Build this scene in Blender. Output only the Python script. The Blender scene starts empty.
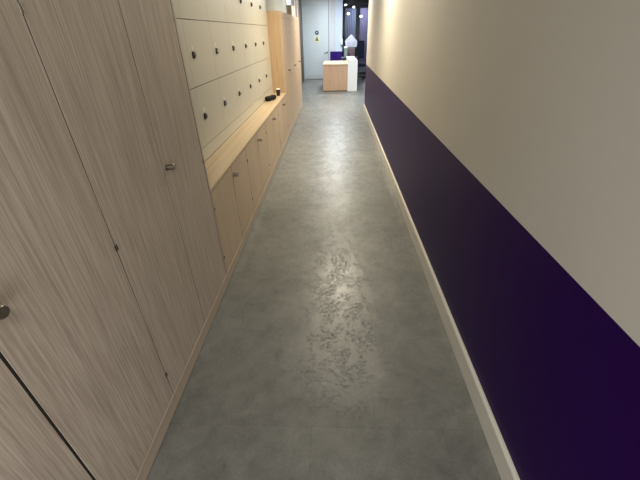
import bpy, bmesh, math
from mathutils import Vector, Matrix

S = bpy.context.scene
C = S.collection
PI = math.pi

# ------------------------------------------------------------------ materials
def new_mat(name, col=(.5, .5, .5), rough=.5, metal=0., spec=.5, emit=None, estr=0.):
    m = bpy.data.materials.new(name); m.use_nodes = True
    b = m.node_tree.nodes['Principled BSDF']
    b.inputs['Base Color'].default_value = (*col, 1)
    b.inputs['Roughness'].default_value = rough
    b.inputs['Metallic'].default_value = metal
    b.inputs['Specular IOR Level'].default_value = spec
    if emit:
        b.inputs['Emission Color'].default_value = (*emit, 1)
        b.inputs['Emission Strength'].default_value = estr
    return m

class N:
    """small node-building helper"""
    def __init__(s, m):
        s.t = m.node_tree; s.b = s.t.nodes['Principled BSDF']
    def add(s, kind, **kw):
        n = s.t.nodes.new(kind)
        for k, v in kw.items():
            if k in n.inputs: n.inputs[k].default_value = v
            else: setattr(n, k, v)
        return n
    def ln(s, a, b): s.t.links.new(a, b)
    def coords(s, scale=(1, 1, 1), loc=(0, 0, 0)):
        g = s.add('ShaderNodeNewGeometry'); mp = s.add('ShaderNodeMapping')
        mp.inputs['Scale'].default_value = scale; mp.inputs['Location'].default_value = loc
        s.ln(g.outputs['Position'], mp.inputs['Vector']); return mp.outputs['Vector']
    def noise(s, vec, scale, detail=4, rough=.55, dist=0.):
        n = s.add('ShaderNodeTexNoise'); n.inputs['Scale'].default_value = scale
        n.inputs['Detail'].default_value = detail; n.inputs['Roughness'].default_value = rough
        n.inputs['Distortion'].default_value = dist
        s.ln(vec, n.inputs['Vector']); return n.outputs['Fac']
    def ramp(s, fac, stops):
        r = s.add('ShaderNodeValToRGB'); e = r.color_ramp.elements
        while len(e) < len(stops): e.new(.5)
        for i, (p, c) in enumerate(stops):
            e[i].position = p; e[i].color = (*c, 1) if len(c) == 3 else c
        s.ln(fac, r.inputs['Fac']); return r.outputs['Color']
    def mix(s, fac, a, b, mode='MIX'):
        n = s.add('ShaderNodeMix', data_type='RGBA', blend_type=mode)
        for sock, v in ((n.inputs[0], fac), (n.inputs[6], a), (n.inputs[7], b)):
            if isinstance(v, (int, float)): sock.default_value = v
            elif isinstance(v, tuple): sock.default_value = (*v, 1)
            else: s.ln(v, sock)
        return n.outputs[2]
    def math(s, op, a, b=0.):
        n = s.add('ShaderNodeMath', operation=op)
        for sock, v in ((n.inputs[0], a), (n.inputs[1], b)):
            if isinstance(v, (int, float)): sock.default_value = v
            else: s.ln(v, sock)
        return n.outputs[0]
    def bump(s, h, strength=.2, dist=.002):
        n = s.add('ShaderNodeBump'); n.inputs['Strength'].default_value = strength
        n.inputs['Distance'].default_value = dist
        s.ln(h, n.inputs['Height']); s.ln(n.outputs[0], s.b.inputs['Normal'])

def wood(name, dark, mid, light, axis='z', rough=.42, fine=1.0, shift=0.):
    m = new_mat(name, mid, rough); n = N(m)
    sc = {'z': (170, 170, 4.5), 'y': (150, 1.6, 150), 'x': (1.6, 150, 150)}[axis]
    sc2 = {'z': (34, 34, 1.1), 'y': (28, .5, 28), 'x': (.5, 28, 28)}[axis]
    v = n.coords(tuple(a * fine for a in sc), (shift, shift * 1.7, shift * .3))
    v2 = n.coords(sc2, (shift, shift * .7, shift))
    f1 = n.noise(v, 1.0, 3, .6, .15); f2 = n.noise(v2, 1.0, 3, .55, .3)
    c1 = n.ramp(f1, [(.30, dark), (.5, mid), (.72, light)])
    c2 = n.ramp(f2, [(.32, (.90, .89, .89)), (.5, (1, 1, 1)), (.7, (1.05, 1.04, 1.03))])
    n.ln(n.mix(1.0, c1, c2, 'MULTIPLY'), n.b.inputs['Base Color'])
    n.bump(f1, .12, .0006)
    return m

OAK = wood('ash laminate vertical', (.34, .268, .205), (.435, .355, .282), (.55, .465, .38), 'z')
OAK2 = wood('ash laminate base doors', (.45, .335, .225), (.50, .375, .255), (.55, .42, .295), 'z', shift=3.3)
OAKP = wood('ash laminate plinth', (.36, .29, .215), (.42, .34, .26), (.48, .395, .305), 'y')
OAKTOP = wood('pale ash worktop', (.46, .35, .225), (.53, .41, .265), (.58, .465, .32), 'y', rough=.38)
OAKEND = wood('warm ash end panel', (.41, .275, .15), (.47, .325, .185), (.52, .375, .225), 'z', rough=.4)  # warm lamplight on the end panel is mixed into its wood colour
OAKDESK = wood('pinkish beech desk panel', (.50, .33, .22), (.55, .37, .25), (.60, .42, .29), 'z', shift=8.)
EDGE = new_mat('pale edge banding', (.56, .44, .31), .4)
CARC = new_mat('dark cabinet interior', (.018, .013, .009), .8)  # blackened so the shade in the door gaps stays dark
LOCKER = new_mat('cream locker laminate', (.515, .485, .41), .38)
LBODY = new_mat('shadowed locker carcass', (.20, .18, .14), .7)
STEEL = new_mat('brushed nickel', (.40, .36, .31), .2, 1.)
DARKST = new_mat('dark bronze hinge', (.06, .045, .035), .4, .6)
BLACKP = new_mat('black plastic', (.012, .011, .012), .35)
BLACKF = new_mat('black speaker mesh', (.008, .007, .008), .7, spec=.2)
BLACKM = new_mat('black aluminium frame', (.008, .01, .014), .35)
WHITEP = new_mat('white plastic', (.75, .75, .74), .4)
GREYTAG = new_mat('pale number tag', (.9, .88, .8), .4)
WHITEG = new_mat('white gloss laminate', (.86, .89, .91), .25)
SKIRT = new_mat('cream gloss skirting paint', (.60, .565, .49), .33)
GREYB = new_mat('grey cardboard', (.42, .40, .39), .7)
DOORW = new_mat('pale grey door paint', (.56, .60, .60), .45)
WALLW = new_mat('cool white wall paint', (.66, .70, .76), .6)
CEIL = new_mat('white ceiling paint', (.7, .7, .68), .8)
SIGNB = new_mat('dark blue sign', (.012, .04, .085), .5)
SIGNY = new_mat('pale yellow sign', (.70, .68, .50), .5)
SIGNO = new_mat('olive symbol', (.22, .20, .06), .5)
CHAIRF = new_mat('black chair fabric', (.006, .007, .016), .9, spec=.2)
GREENG = new_mat('grey green canister', (.16, .20, .19), .5)
STRIPE = new_mat('dark brown box', (.06, .045, .05), .6)
REDBR = new_mat('brown red drawer front', (.11, .065, .07), .6)
LILAC = new_mat('white lilac board', (.36, .36, .42), .5)
GREYL = new_mat('grey panel', (.30, .30, .36), .5)
BLUEC = new_mat('slate blue curtain', (.27, .29, .43), .8)
PURPC = new_mat('plum curtain', (.25, .21, .36), .8)
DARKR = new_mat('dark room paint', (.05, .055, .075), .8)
WALBR = wood('brown timber frame', (.20, .14, .10), (.27, .19, .14), (.33, .25, .19), 'z', shift=5.)
BEIGEP = new_mat('beige door leaf', (.50, .42, .35), .5)
GLASS = new_mat('clear glass', (.9, .95, 1.), .02)
GLASS.node_tree.nodes['Principled BSDF'].inputs['Transmission Weight'].default_value = 1.
GLASS.node_tree.nodes['Principled BSDF'].inputs['IOR'].default_value = 1.45
LAMP = new_mat('lit lamp glass', (1, 1, 1), .4, emit=(1., .97, .95), estr=5.)

def two_tone(name, upper, lower, zs, r_up=.55, r_lo=.42, tex=True):
    m = new_mat(name, upper, r_up); n = N(m)
    g = n.add('ShaderNodeNewGeometry'); sx = n.add('ShaderNodeSeparateXYZ')
    n.ln(g.outputs['Position'], sx.inputs[0])
    f = n.math('GREATER_THAN', sx.outputs['Z'], zs)
    v = n.coords()
    nz = n.noise(v, 2.2, 3)
    up = n.mix(1., n.ramp(nz, [(.3, tuple(a * .96 for a in upper)), (.7, upper)]), (1, 1, 1), 'MULTIPLY')
    n.ln(n.mix(f, lower, up), n.b.inputs['Base Color'])
    r = n.add('ShaderNodeMapRange'); n.ln(f, r.inputs[0])
    r.inputs[3].default_value = r_lo; r.inputs[4].default_value = r_up
    n.ln(r.outputs[0], n.b.inputs['Roughness'])
    q = n.add('ShaderNodeMapRange'); n.ln(f, q.inputs[0])
    q.inputs[3].default_value = .10; q.inputs[4].default_value = .4
    n.ln(q.outputs[0], n.b.inputs['Specular IOR Level'])
    if tex: n.bump(n.noise(v, 260., 3, .6), .10, .0008)
    return m

WALLR = two_tone('cream wall with purple dado', (.515, .48, .42), (.017, .0007, .054), .958)
WALLL = new_mat('sage cream wall', (.46, .45, .35), .6)
WALLB = two_tone('pale wall with purple dado', (.60, .60, .62), (.035, .012, .14), .945, tex=False)
PILM = two_tone('white pillar with purple dado', (.56, .63, .74), (.035, .012, .14), .945, tex=False)

def floor_mat():
    m = new_mat('grey concrete vinyl tile', (.2, .2, .19), .4); n = N(m)
    v = n.coords()
    br = n.add('ShaderNodeTexBrick', offset=.5, offset_frequency=2, squash=1.0)
    br.inputs['Scale'].default_value = 1.0
    br.inputs['Mortar Size'].default_value = .0016
    br.inputs['Mortar Smooth'].default_value = .6
    br.inputs['Bias'].default_value = 0.
    br.inputs['Brick Width'].default_value = .61
    br.inputs['Row Height'].default_value = 1.22
    br.inputs['Color1'].default_value = (.93, .93, .93, 1)
    br.inputs['Color2'].default_value = (1.06, 1.06, 1.05, 1)
    br.inputs['Mortar'].default_value = (.76, .76, .74, 1)
    n.ln(n.coords((1, 1, 1), (.41 + .61, -2.135 + 1.22 * 4, 0)), br.inputs['Vector'])
    big = n.noise(v, 2.3, 6, .62, .4)
    mid = n.noise(n.coords((1, 1, 1), (3, 1, 0)), 11., 6, .68, .5)
    fin = n.noise(n.coords((1, 1, 1), (7, 5, 0)), 85., 4, .7)
    base = n.ramp(big, [(.28, (.110, .108, .096)), (.5, (.145, .143, .128)), (.74, (.188, .185, .164))])
    c = n.mix(1., base, n.ramp(mid, [(.30, (.80, .80, .80)), (.52, (1, 1, 1)), (.72, (1.16, 1.16, 1.15))]), 'MULTIPLY')
    c = n.mix(1., c, n.ramp(fin, [(.32, (.86, .86, .86)), (.5, (1, 1, 1)), (.7, (1.10, 1.10, 1.10))]), 'MULTIPLY')
    c = n.mix(1., c, br.outputs['Color'], 'MULTIPLY')
    n.ln(c, n.b.inputs['Base Color'])
    # worn, trowelled relief: narrow pits elongated along the corridor
    pit = n.noise(n.coords((.85, 1.05, 1), (1, 9, 0)), 55., 8, .8, .3)
    pm = n.ramp(pit, [(.46, (0, 0, 0)), (.52, (1, 1, 1))])
    area_m = n.ramp(n.noise(n.coords((1, .7, 1), (4, 2, 0)), 11., 5, .65, .6), [(.44, (.05, .05, .05)), (.54, (1, 1, 1))])
    r = n.ramp(mid, [(.3, (.27, .27, .27)), (.7, (.38, .38, .38))])
    dull = n.math('MULTIPLY', n.math('SUBTRACT', 1., pm), area_m)
    n.ln(n.mix(dull, r, (.68, .68, .68)), n.b.inputs['Roughness'])
    n.b.inputs['Specular IOR Level'].default_value = .6
    h = n.math('MULTIPLY', fin, .4)
    n.bump(h, .30, .0016)
    return m
FLOOR = floor_mat()

# ------------------------------------------------------------------ mesh helpers
def box(bm, x0, x1, y0, y1, z0, z1, bev=0., seg=2):
    r = bmesh.ops.create_cube(bm, size=1.)
    vs = r['verts']
    for v in vs:
        v.co = Vector(((x0 + x1) / 2 + v.co.x * (x1 - x0), (y0 + y1) / 2 + v.co.y * (y1 - y0),
                       (z0 + z1) / 2 + v.co.z * (z1 - z0)))
    if bev:
        es = list({e for v in vs for e in v.link_edges})
        bmesh.ops.bevel(bm, geom=es, offset=bev, segments=seg, affect='EDGES', profile=.6)

def lathe(bm, prof, M=Matrix(), n=28):
    """revolve profile [(r, h)] about local Z, then transform by M; closes its ends"""
    rings = []
    for r, h in prof:
        rings.append([bm.verts.new(M @ Vector((r * math.cos(2 * PI * k / n), r * math.sin(2 * PI * k / n), h))) for k in range(n)])
    for a, b in zip(rings, rings[1:]):
        for k in range(n):
            bm.faces.new((a[k], a[(k + 1) % n], b[(k + 1) % n], b[k]))
    bm.faces.new(list(reversed(rings[0]))); bm.faces.new(rings[-1])

def prism(bm, pts, y0, y1):
    """extrude an (x, z) outline from y0 to y1"""
    a = [bm.verts.new((x, y0, z)) for x, z in pts]; b = [bm.verts.new((x, y1, z)) for x, z in pts]
    k = len(pts)
    bm.faces.new(a); bm.faces.new(list(reversed(b)))
    for i in range(k):
        bm.faces.new((a[i], b[i], b[(i + 1) % k], a[(i + 1) % k]))

def obj(name, bm, mat, parent=None, smooth=False, origin=(0, 0, 0)):
    bmesh.ops.recalc_face_normals(bm, faces=bm.faces[:])
    me = bpy.data.meshes.new(name); bm.to_mesh(me); bm.free()
    me.materials.append(mat)
    if smooth:
        me.polygons.foreach_set('use_smooth', [True] * len(me.polygons))
        me.set_sharp_from_angle(angle=math.radians(35))
    o = bpy.data.objects.new(name, me); C.objects.link(o)
    if parent: o.parent = parent
    return o

def boxobj(name, dims, mat, parent=None, bev=0.):
    bm = bmesh.new(); box(bm, *dims, bev=bev)
    return obj(name, bm, mat, parent, smooth=bev > .0025)

def tag(o, label, cat, group=None):
    o['label'] = label; o['category'] = cat
    if group: o['group'] = group
    return o
def thing(name, label, cat, loc=(0, 0, 0), group=None):
    o = bpy.data.objects.new(name, None); C.objects.link(o)
    o.location = loc; o.empty_display_size = .1
    return tag(o, label, cat, group)
def struct(name, dims, mat, bev=0.):
    o = boxobj(name, dims, mat, None, bev); o['kind'] = 'structure'; return o
def dup(o, parent=None):
    c = o.copy(); C.objects.link(c); c.parent = parent
    for ch in list(o.children): dup(ch, c)
    return c

# ------------------------------------------------------------------ dimensions (metres; corridor runs along +Y)
XF = -.79          # cabinet fronts
XW = .712          # right wall face
XL = -1.21         # left wall face
YE = 8.56          # end of the right wall
YB = 14.8          # back wall
YG = 16.2          # glazed wall
ZC = 2.7

# ------------------------------------------------------------------ setting
struct('floor', (-1.36, 4.2, -1.7, 20.2, -.1, 0), FLOOR)
struct('ceiling', (-1.36, 4.2, -1.7, 20.2, ZC, ZC + .1), CEIL)
struct('wall_left', (XL - .15, XL, -1.7, YB + .15, 0, ZC), WALLL)
struct('wall_right', (XW, XW + .14, -1.7, YE, 0, ZC), WALLR)
struct('wall_rear', (XL, XW, -1.7, -1.55, 0, ZC), WALLR)
struct('wall_reception', (XW + .14, 4.2, YE - .14, YE, 0, ZC), WALLR)
struct('wall_far_right', (4.05, 4.2, YE, YG, 0, ZC), WALLB)
struct('wall_back', (XL, .03, YB, YB + .15, 0, ZC), WALLB)
struct('wall_pillar', (.03, .30, YB - .06, YG + .06, 0, ZC), PILM)
struct('wall_glazed', (1.42, 4.05, YG, YG + .12, 0, ZC), WALLB)
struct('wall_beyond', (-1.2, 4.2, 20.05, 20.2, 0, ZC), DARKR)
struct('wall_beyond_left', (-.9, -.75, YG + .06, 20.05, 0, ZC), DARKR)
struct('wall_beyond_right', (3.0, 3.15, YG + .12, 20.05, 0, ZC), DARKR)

# right skirting board: rounded top edge
bm = bmesh.new()
t = .018
prism_pts = [(XW, 0.001), (XW - t, 0.001), (XW - t, .113), (XW - t + .004, .120), (XW - t + .009, .123), (XW, .123)]
a = [bm.verts.new((x, -1.55, z)) for x, z in prism_pts]; b = [bm.verts.new((x, YE, z)) for x, z in prism_pts]
k = len(prism_pts)
for i in range(k): bm.faces.new((a[i], a[(i + 1) % k], b[(i + 1) % k], b[i]))
bm.faces.new(a); bm.faces.new(b)
o = obj('baseboard_right', bm, SKIRT); o['kind'] = 'structure'
struct('baseboard_left', (XL, XL + .018, 9.01, YB, .001, .12), SKIRT, .003)
struct('baseboard_back', (-.16, .03, YB - .015, YB, .001, .10), WALLB)

# white fire door in the back wall
d = boxobj('door_1', (-1.135, -.215, YB - .035, YB - .001, .012, 2.62), DOORW, None, .003); d['kind'] = 'structure'
boxobj('kick_plate', (-1.115, -.235, YB - .038, YB - .035, .02, .17), new_mat('grey steel plate', (.50, .53, .52), .4, .2), d, .001)
bm = bmesh.new()
lathe(bm, [(.026, 0), (.026, .012), (.01, .014), (.01, .05)], Matrix.Translation((-.255, YB - .035, .935)) @ Matrix.Rotation(PI / 2, 4, 'X'), 20)
box(bm, -.37, -.245, YB - .095, YB - .075, .925, .945, .006)
obj('door_handle', bm, STEEL, d, True)
struct('trim_1', (-.215, -.200, YB - .03, YB - .001, 0.001, 2.66), new_mat('dark door gap seal', (.10, .11, .11), .7))
struct('trim_2', (-.200, -.155, YB - .045, YB - .001, 0.001, 2.68), DOORW, .004)
struct('trim_3', (-1.19, -1.14, YB - .045, YB - .001, 0.001, 2.68), DOORW, .004)
# timber framed door in the left wall beyond the cabinets
d = boxobj('door_2', (XL + .001, XL + .03, 11.7, 13.75, .012, 2.5), BEIGEP, None, .003); d['kind'] = 'structure'
for y in (11.78, 12.55, 13.3):
    boxobj('stile', (XL + .03, XL + .048, y, y + .24, .02, 2.5), WALBR, d, .003)
struct('trim_4', (XL + .001, XL + .06, 13.8, 14.55, 0.001, 2.6), new_mat('dark timber architrave', (.10, .08, .065), .6), .004)  # plain dark strip on the left wall near the back corner
struct('trim_5', (XL + .001, XL + .03, 10.25, 11.35, 1.0, 2.6), WHITEP, .004)

# signs on the fire door
bm = bmesh.new()
lathe(bm, [(.070, 0), (.070, .003)], Matrix.Translation((-.645, YB - .0355, 1.565)) @ Matrix.Rotation(PI / 2, 4, 'X'), 32)
sg = tag(obj('door_sign', bm, SIGNB), 'round dark blue sign with a pale centre on the pale grey far door', 'sign')
bm = bmesh.new()
lathe(bm, [(.022, 0), (.022, .002)], Matrix.Translation((-.645, YB - .0386, 1.57)) @ Matrix.Rotation(PI / 2, 4, 'X'), 20)
obj('symbol', bm, WHITEP, sg)
bm = bmesh.new(); box(bm, -.745, -.545, YB - .0385, YB - .0355, 1.27, 1.475, .001)
sg = tag(obj('door_sign', bm, SIGNY), 'pale yellow sign with olive triangle under the round blue one', 'sign')
bm = bmesh.new(); prism(bm, [(-.72, 1.305), (-.57, 1.305), (-.645, 1.455)], YB - .041, YB - .0386)
obj('symbol', bm, SIGNO, sg)

# ------------------------------------------------------------------ cabinets
def knob_mesh(y, z):
    bm = bmesh.new()
    M = Matrix.Translation((XF, y, z)) @ Matrix.Rotation(PI / 2, 4, 'Y')
    lathe(bm, [(.0175, 0), (.0175, .003), (.0150, .004), (.0150, .034), (.0162, .035), (.0162, .038), (.0145, .040)], M, 28)
    return bm

def hinge_mesh(y, z):
    bm = bmesh.new()
    lathe(bm, [(.0014, -.012), (.0022, -.0115), (.0022, .0115), (.0014, .012)], Matrix.Translation((XF + .001, y, z)), 12)
    return bm

def cabinet(name, label, y0, ztop, doorz0, doorz1, knobz, hz, mat, depth, group, hmat=DARKST, end=None, topfill=False, widegap=.0018, fe=None, g=.0024, open_side=False, W=1., mid=.5):
    """two-door unit one metre wide; knob on the far door beside the meeting gap"""
    t = thing(name, label, 'cabinet', (0, 0, 0), group)
    back = XF - depth
    ye = y0 + W - g if fe is None else y0 + W - fe
    bm = bmesh.new()
    # carcass as panels so that gaps read dark
    box(bm, back, XF - .0215, y0 + g, y0 + .018, .091, ztop)
    box(bm, back, XF - .0215, y0 + W - .018, y0 + W - g, .091, ztop)
    box(bm, back, XF - .021, y0 + .0185, y0 + W - .0185, ztop - .018, ztop)
    box(bm, back, XF - .021, y0 + .0185, y0 + W - .0185, .091, .109)
    box(bm, back, back + .01, y0 + .0185, y0 + W - .0185, .1095, ztop - .0185)
    obj('carcass', bm, end or CARC, t)
    boxobj('back_lining', (back + .0105, XF - .04, y0 + .0187, y0 + W - .0187, .1097, ztop - .0187), CARC, t)
    boxobj('plinth', (XF - .02, XF + .0025, y0 + .001, y0 + W - .001, .0065, .0875), OAKP, t, .001)
    boxobj('foot_rail', (back, XF + .001, y0 + .001, y0 + W - .001, .001, .006), BLACKP, t)  # black strip standing in for the shadow line under the plinth
    if fe: boxobj('end_panel', (XF - .0205, XF, ye + .0080, y0 + W - .0015, .0925, ztop), mat, t, .001)
    if topfill:
        boxobj('top_rail', (XF - .0205, XF, y0 + .0012, y0 + W - .0012, doorz1 + .003, ztop), mat, t, .001)
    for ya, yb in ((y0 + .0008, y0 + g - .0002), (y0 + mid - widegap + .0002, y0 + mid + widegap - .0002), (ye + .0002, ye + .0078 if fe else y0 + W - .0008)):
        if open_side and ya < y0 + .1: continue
        boxobj('gap_seal', (XF - .0200, XF - .0012, ya, yb, doorz0, doorz1), CARC, t)  # dark strips standing in for shade inside the door gaps
    for s in (0, 1):
        a = y0 + (mid + widegap if s else .0012 if open_side else g)
        b = y0 + mid - widegap if s == 0 else ye
        d = boxobj('door', (XF - .0205, XF, a, b, doorz0, doorz1), mat, t, .001)
        if s == 1: obj('knob', knob_mesh(y0 + mid + .029, knobz), STEEL, d, True)
        for z in hz: obj('hinge', hinge_mesh(y0 + .0050 if s == 0 else ye - .0028, z), STEEL if z > 1.65 else hmat, d, True)
    return t

tall_hz = (.235, .945, 1.665)
cabinet('tall_cupboard', 'nearest tall ash-grained cupboard, cut off by the left edge of the photo', .012, 2.11, .0925, 2.105, 1.070, tall_hz, OAK, .4195, 'tall cupboards near the viewer', widegap=.0045, mid=.508)
cabinet('tall_cupboard', 'tall ash-grained cupboard with a nickel knob, right before the low cupboards begin', 1.012, 2.11, .0925, 2.105, 1.070, tall_hz, OAK, .4195, 'tall cupboards near the viewer', widegap=.0028, fe=.025, W=.988, mid=.482)
low = ['low cupboard nearest the viewer, directly beside the tall near cupboard', 'second of the four low cupboards under the worktop, counted from the near end',
       'third of the four low cupboards under the worktop, counted from the near end', 'low cupboard at the far end of the worktop, beneath the black cup']
for i in range(4):
    cabinet('low_cupboard', low[i], 2. + i, .732, .0925, .727, .655, (.225, .61), OAK2, .4195, 'low cupboards under the worktop', widegap=.0042, g=.0044)
far = ['far tall cupboard with pale orange end panel facing the worktop', 'middle one of the three far tall cupboards with its top below the ceiling', 'last tall cupboard before the grey door, furthest along the corridor']
for i in range(3):
    cabinet('tall_cupboard', far[i], 6. + i, 1.87, .0925, 1.787, 1.045, (.225, .95, 1.6), OAK2, .4195, 'far tall cupboards', end=OAKEND, topfill=True, widegap=.0032, g=.0036, open_side=(i == 0))

bm = bmesh.new(); box(bm, -1.0, XF + .004, 2.002, 5.998, .734, .756, .0015)
tag(obj('worktop', bm, OAKTOP, None, True), 'long pale ash worktop over the low cupboards, holding the black cup', 'worktop')

# ------------------------------------------------------------------ lockers
XK = -1.0
lk = thing('locker_bank', 'bank of cream lockers in three rows with black square locks above the worktop', 'lockers')
rows = [.857, 1.2735, 1.690, 2.1065]
bm = bmesh.new(); box(bm, XL + .002, XK - .021, 2.003, 5.997, .758, 2.125)
obj('locker_body', bm, LBODY, lk)
seam = [5.962 - .5560 * k for k in range(7, -1, -1)]
first = None
for c in range(7):
    for r in range(3):
        y0, y1, z0, z1 = seam[c] + .0007, seam[c + 1] - .0007, rows[r] + .0022, rows[r + 1] - .0022
        if first is None:
            dr = boxobj('locker_door', (XK - .0195, XK, y0, y1, z0, z1), LOCKER, lk, .001)
            ly, lz = seam[0] + .092, rows[0] + .204
            bm = bmesh.new(); box(bm, XK, XK + .011, ly - .021, ly + .021, lz - .021, lz + .021, .003)
            lock = obj('lock', bm, BLACKP, dr, True)
            bm = bmesh.new()
            lathe(bm, [(.011, 0), (.010, .004), (.008, .005)], Matrix.Translation((XK + .0113, ly + .005, lz)) @ Matrix.Rotation(PI / 2, 4, 'Y'), 20)
            box(bm, XK + .0165, XK + .019, ly + .002, ly + .008, lz - .011, lz + .011, .001)
            cyl = obj('lock_knob', bm, STEEL, dr, True)
            tg = boxobj('number_tag', (XK, XK + .002, ly - .007, ly + .007, lz + .030, lz + .062), GREYTAG, dr, .0005)
            first = dr
        else:
            q = first.copy(); C.objects.link(q); q.parent = lk
            q.location = (0, seam[c] - seam[0], rows[r] - rows[0])
            for ch in list(first.children):
                e = ch.copy(); C.objects.link(e); e.parent = q
for a, b in ((seam[0], seam[3]), (seam[3], seam[7])):
    boxobj('filler_panel', (XK - .0195, XK - .001, a + .001, b - .001, .758, rows[0] - .0018), LOCKER, lk, .0008)
boxobj('end_strip', (XK - .0195, XK + .003, seam[7] + .001, 5.997, .758, rows[3]), EDGE, lk, .001)
boxobj('end_strip', (XK - .0195, XK, 2.003, seam[0] - .001, .758, rows[3]), EDGE, lk, .001)

# ------------------------------------------------------------------ things on the worktop
M = Matrix.Translation((-.922, 5.27, .756 + .0366)) @ Matrix.Rotation(math.radians(65), 4, 'Z') @ Matrix.Rotation(PI / 2, 4, 'Y')
bm = bmesh.new()
L, R = .108, .0345
lathe(bm, [(.012, -L), (.028, -L + .002), (.0325, -L + .008), (R, -L + .018), (R, L - .018), (.0325, L - .008), (.028, L - .002), (.012, L)], M, 32)
sp = tag(obj('portable_speaker', bm, BLACKF, None, True), 'black rounded cylinder lying on the worktop beside the lockers', 'speaker')
bm = bmesh.new()
lathe(bm, [(.024, L + .0008), (.026, L + .003), (.020, L + .004)], M, 28)
obj('end_cap', bm, BLACKP, sp, True)
for u in (-.045, .045):
    bm = bmesh.new(); Mb = M @ Matrix.Translation((0, 0, u))
    lathe(bm, [(R + .0004, -.004), (R + .0016, -.003), (R + .0016, .003), (R + .0004, .004)], Mb, 32)
    obj('rubber_ring', bm, BLACKP, sp, True)

cup = thing('takeaway_cup', 'small black cup with a white rim on the far end of the worktop', 'cup', (-.872, 5.71, .7562))
bm = bmesh.new(); lathe(bm, [(.024, 0), (.0255, .002), (.033, .086), (.0335, .088), (.031, .088), (.030, .084)], n=32)
obj('cup_body', bm, BLACKP, cup, True)
bm = bmesh.new(); lathe(bm, [(.0345, .0883), (.0355, .090), (.0355, .095), (.0325, .0965), (.031, .104), (.027, .104), (.026, .101)], n=32)
obj('lid', bm, WHITEP, cup, True)

# grey box on the far cupboards
bx = thing('storage_box', 'small grey box standing on top of the far tall cupboards', 'box', (0, 0, 0))
boxobj('box_body', (-.94, -.85, 8.15, 8.75, 1.871, 2.03), GREYB, bx, .003)
boxobj('box_lid', (-.944, -.846, 8.146, 8.754, 2.031, 2.06), GREYB, bx, .003)

# ------------------------------------------------------------------ reception
dk = thing('reception_desk', 'beech-coloured reception desk block at the end of the corridor', 'desk')
boxobj('front_panel', (-.335, .40, 11.5, 11.525, .02, .728), OAKDESK, dk, .002)
boxobj('side_panel', (-.335, -.31, 11.5255, 12.9, .02, .728), OAKDESK, dk, .002)
boxobj('side_panel', (.375, .40, 11.5255, 12.9, .02, .728), OAKDESK, dk, .002)
boxobj('desktop', (-.345, .402, 11.49, 12.95, .729, .755), OAKTOP, dk, .003)
boxobj('plinth', (-.325, .39, 11.52, 12.88, .001, .0195), BLACKP, dk)
wd = thing('desk_end_counter', 'tall glossy white block closing the right end of the reception desk', 'counter')
bm = bmesh.new()
pts = [(.408, .001), (.408, .865)] + [(.70 - .035 + .035 * math.sin(a), .83 + .035 * math.cos(a)) for a in [k * PI / 12 for k in range(7)]] + [(.70, .001)]
prism(bm, pts, 11.50, 13.15)
obj('counter_block', bm, WHITEG, wd, True)
# unseen floor pedestal behind the desk carries the stacked things
cb = thing('back_counter', 'low dark cabinet behind the white end of the reception desk', 'cabinet')
boxobj('counter_body', (.25, .80, 13.17, 13.8, .001, .80), STRIPE, cb, .004)
boxobj('counter_top', (.24, .81, 13.16, 13.81, .801, .82), STRIPE, cb, .003)
st = thing('drawer_stack', 'dark brown drawer stack under the white peaked box behind the reception desk', 'drawers')
boxobj('drawer_case', (.47, .71, 13.35, 13.7, .821, 1.125), STRIPE, st, .004)
for k in range(3):
    boxobj('drawer', (.49, .69, 13.34, 13.3495, .85 + k * .09, .915 + k * .09), REDBR, st, .002)
hs = thing('display_box', 'white box with a peaked roof behind the reception desk', 'display')
bm = bmesh.new(); prism(bm, [(.40, 1.127), (.76, 1.127), (.78, 1.30), (.58, 1.50), (.37, 1.30)], 13.38, 13.68)
obj('box_shell', bm, LILAC, hs)
boxobj('window_panel', (.44, .56, 13.372, 13.3795, 1.17, 1.29), GREYL, hs, .002)
boxobj('window_panel', (.60, .71, 13.372, 13.3795, 1.17, 1.29), GREYL, hs, .002)
cn = thing('canister', 'grey green canister with a flat white lid behind the reception desk', 'canister', (.395, 13.26, .8202))
bm = bmesh.new(); lathe(bm, [(.060, 0), (.065, .005), (.065, .28), (.060, .285)], n=28); obj('canister_body', bm, GREENG, cn, True)
bm = bmesh.new(); lathe(bm, [(.064, .2855), (.068, .29), (.068, .325), (.060, .33)], n=28); obj('lid', bm, WHITEP, cn, True)

# soap-like dispenser on the pillar
dp = thing('wall_dispenser', 'small white rounded dispenser on the white pillar by the black glass wall', 'dispenser')
boxobj('dispenser_body', (.235, .315, YB - .15, YB - .0605, 1.16, 1.36), WHITEP, dp, .02)
boxobj('nozzle', (.26, .29, YB - .14, YB - .11, 1.13, 1.159), BLACKP, dp, .005)

# office chair
ch = thing('office_chair', 'black office chair with high back by the glass wall', 'chair', (.93, 14.55, 0))
bm = bmesh.new()
for k in range(5):
    a = 2 * PI * k / 5 + .35
    m = Matrix.Rotation(a, 4, 'Z')
    vs0 = len(bm.verts); box(bm, .0, .29, -.022, .022, .065, .095, .008)
    bm.verts.ensure_lookup_table()
    for v in bm.verts[vs0:]: v.co = m @ v.co
obj('star_base', bm, BLACKP, ch, True)
for k in range(5):
    a = 2 * PI * k / 5 + .35
    bm = bmesh.new(); lathe(bm, [(.022, -.022), (.030, -.018), (.030, .018), (.022, .022)], Matrix.Translation((.28 * math.cos(a), .28 * math.sin(a), .0305)) @ Matrix.Rotation(a, 4, 'Z') @ Matrix.Rotation(PI / 2, 4, 'X'), 18)
    obj('castor', bm, BLACKP, ch, True)
bm = bmesh.new(); lathe(bm, [(.03, .096), (.03, .25), (.018, .252), (.018, .43), (.07, .44)], n=20); obj('gas_lift', bm, STEEL, ch, True)
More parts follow.
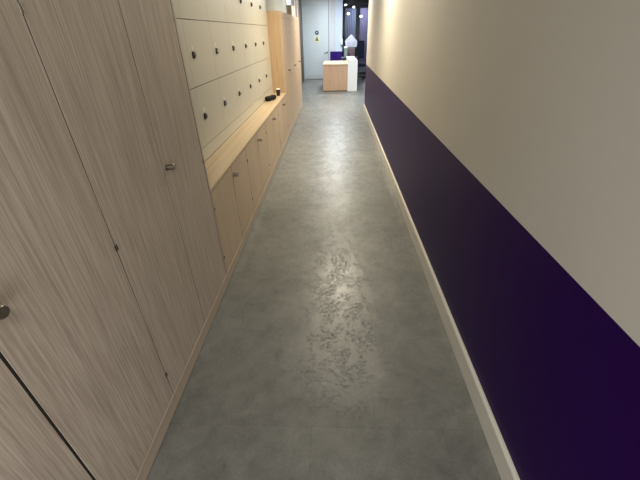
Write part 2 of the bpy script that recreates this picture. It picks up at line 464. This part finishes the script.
boxobj('seat', (-.24, .24, -.24, .24, .441, .52), CHAIRF, ch, .03)
boxobj('back_stem', (-.03, .03, .245, .27, .45, .72), BLACKP, ch, .006)
bm = bmesh.new()
box(bm, -.20, .20, .20, .26, .70, 1.28, .028, 3)
for v in bm.verts: v.co.y += .35 * v.co.x * v.co.x * -3 + .05 * (v.co.z - .7)
obj('backrest', bm, CHAIRF, ch, True)
for s in (-1, 1):
    bm = bmesh.new(); box(bm, s * .26 - .02, s * .26 + .02, -.12, .14, .68, .71, .008); box(bm, s * .26 - .012, s * .26 + .012, -.01, .03, .47, .679, .003)
    obj('armrest', bm, BLACKP, ch, True)

# glazed wall: black frame with a pane
w = boxobj('window_1', (.305, 1.415, YG - .001, YG + .011, .10, 2.50), GLASS); w['kind'] = 'structure'
for nm, dims in (('window_frame', (.3005, .385, YG - .04, YG + .05, .001, 2.69)), ('window_frame', (1.335, 1.4195, YG - .04, YG + .05, .001, 2.69)),
                 ('window_frame', (.3855, 1.3345, YG - .04, YG + .05, 2.495, 2.69)), ('window_frame', (.3855, 1.3345, YG - .04, YG + .05, .001, .10))):
    boxobj(nm, dims, BLACKM, w, .003)

# curtains in the room beyond
def curtain(x0, x1, y, mat, label, nw):
    bm = bmesh.new(); n = nw * 8; fr = []; bk = []
    for i in range(n + 1):
        x = x0 + (x1 - x0) * i / n; dy = .010 * math.sin(2 * PI * i / 8)
        fr.append((bm.verts.new((x, y + dy, .02)), bm.verts.new((x, y + dy, 2.5))))
        bk.append((bm.verts.new((x, y + dy + .006, .02)), bm.verts.new((x, y + dy + .006, 2.5))))
    for i in range(n):
        bm.faces.new((fr[i][0], fr[i + 1][0], fr[i + 1][1], fr[i][1])); bm.faces.new((bk[i][0], bk[i][1], bk[i + 1][1], bk[i + 1][0]))
        bm.faces.new((fr[i][1], fr[i + 1][1], bk[i + 1][1], bk[i][1])); bm.faces.new((fr[i][0], bk[i][0], bk[i + 1][0], fr[i + 1][0]))
    for s in (0, n): bm.faces.new((fr[s][0], fr[s][1], bk[s][1], bk[s][0]))
    return tag(obj('curtain', bm, mat, None, True), label, 'curtain')
curtain(.52, 1.02, 19.3, BLUEC, 'slate blue curtain behind the left half of the black-framed glass', 6)
curtain(1.22, 1.62, 19.3, PURPC, 'plum curtain behind the right half of the black-framed glass', 5)

def lampthing(x, y, z, r, label):
    l = thing('pendant_lamp', label, 'lamp', (x, y, z), 'lamps behind the glass')
    bm = bmesh.new(); bmesh.ops.create_uvsphere(bm, u_segments=20, v_segments=12, radius=r)
    for v in bm.verts: v.co.z *= .7
    obj('lamp_globe', bm, LAMP, l, True)
    bm = bmesh.new(); lathe(bm, [(.02, r * .72), (.02, r * .7 + .03), (.004, r * .7 + .032), (.004, ZC - z - .001)], n=10)
    obj('cord', bm, BLACKM, l)
lampthing(.50, 18.2, 2.58, .055, 'round lit lamp highest at the left behind the black-framed glass')
lampthing(.86, 18.2, 2.49, .050, 'round lit lamp in the middle behind the black-framed glass')
lampthing(.60, 17.4, 2.22, .060, 'lit lamp hanging low at the left behind the black-framed glass')
lampthing(1.19, 18.2, 2.14, .060, 'lit lamp hanging lowest at the right behind the black-framed glass')

# ------------------------------------------------------------------ lights
def area(name, loc, size, power, col, rot=(0, 0, 0), spread=180, sy=None):
    l = bpy.data.lights.new(name, 'AREA'); l.shape = 'RECTANGLE' if sy else 'DISK'
    l.size = size
    if sy: l.size_y = sy
    l.energy = power; l.color = col; l.spread = math.radians(spread)
    o = bpy.data.objects.new(name, l); C.objects.link(o); o.location = loc; o.rotation_euler = rot
    return o
WARM = (1., .91, .71)
NEUT = (1., .95, .87)
COOL = (.80, .90, 1.)
area('ceiling light', (.05, -.75, ZC - .01), .9, 23, (1., .97, .93))
area('ceiling panel', (.08, 3.7, ZC - .01), 1.1, 24, WARM, sy=1.7, spread=160)  # broad soft fill, added to brighten the middle of the corridor
area('downlight', (.10, 5.3, ZC - .01), .30, 52, WARM, spread=145)
area('downlight', (.08, 8.6, ZC - .01), .30, 62, WARM, spread=145)
area('reception light', (.1, 12.9, ZC - .01), .5, 115, COOL)
area('reception light', (-.3, 10.3, ZC - .01), .6, 26, (1., .97, .93))  # extra fill, added to brighten the front of the desk
area('reception light', (2.3, 10.8, ZC - .01), .6, 120, COOL)
area('daylight behind the viewer', (-.1, -1.45, .95), 1.2, 37, (.90, .95, 1.), (PI / 2, 0, 0), sy=1.4)  # unseen fill, added low to lift the near cupboards and wall
area('room beyond light', (1.3, 18.6, ZC - .01), .5, 27, COOL)

w = bpy.data.worlds.new('World'); S.world = w; w.use_nodes = True
w.node_tree.nodes['Background'].inputs[0].default_value = (.6, .65, .7, 1)
w.node_tree.nodes['Background'].inputs[1].default_value = .05

# ------------------------------------------------------------------ camera (fitted to the photograph)
H = 1.6
fpx, pit, yaw, rol = 340.78, .548828, -.048148, -.024018
cp, sp_ = math.cos(pit), math.sin(pit); cy, sy = math.cos(yaw), math.sin(yaw)
F = Vector((sy * cp, cy * cp, -sp_)); Rt = Vector((cy, -sy, 0)); U = Rt.cross(F)
R2 = Rt * math.cos(rol) + U * math.sin(rol); U2 = -Rt * math.sin(rol) + U * math.cos(rol)
M = Matrix(((R2.x, U2.x, -F.x, 0), (R2.y, U2.y, -F.y, 0), (R2.z, U2.z, -F.z, H), (0, 0, 0, 1)))
cam = bpy.data.cameras.new('camera'); co = bpy.data.objects.new('camera', cam); C.objects.link(co)
co.matrix_world = M; cam.sensor_width = 36; cam.sensor_fit = 'HORIZONTAL'; cam.lens = fpx * 36 / 640
cam.clip_start = .02; cam.clip_end = 100
S.camera = co

vs = S.view_settings
vs.view_transform = 'Standard'; vs.look = 'None'; vs.exposure = 0.; vs.gamma = 1.; vs.use_curve_mapping = False
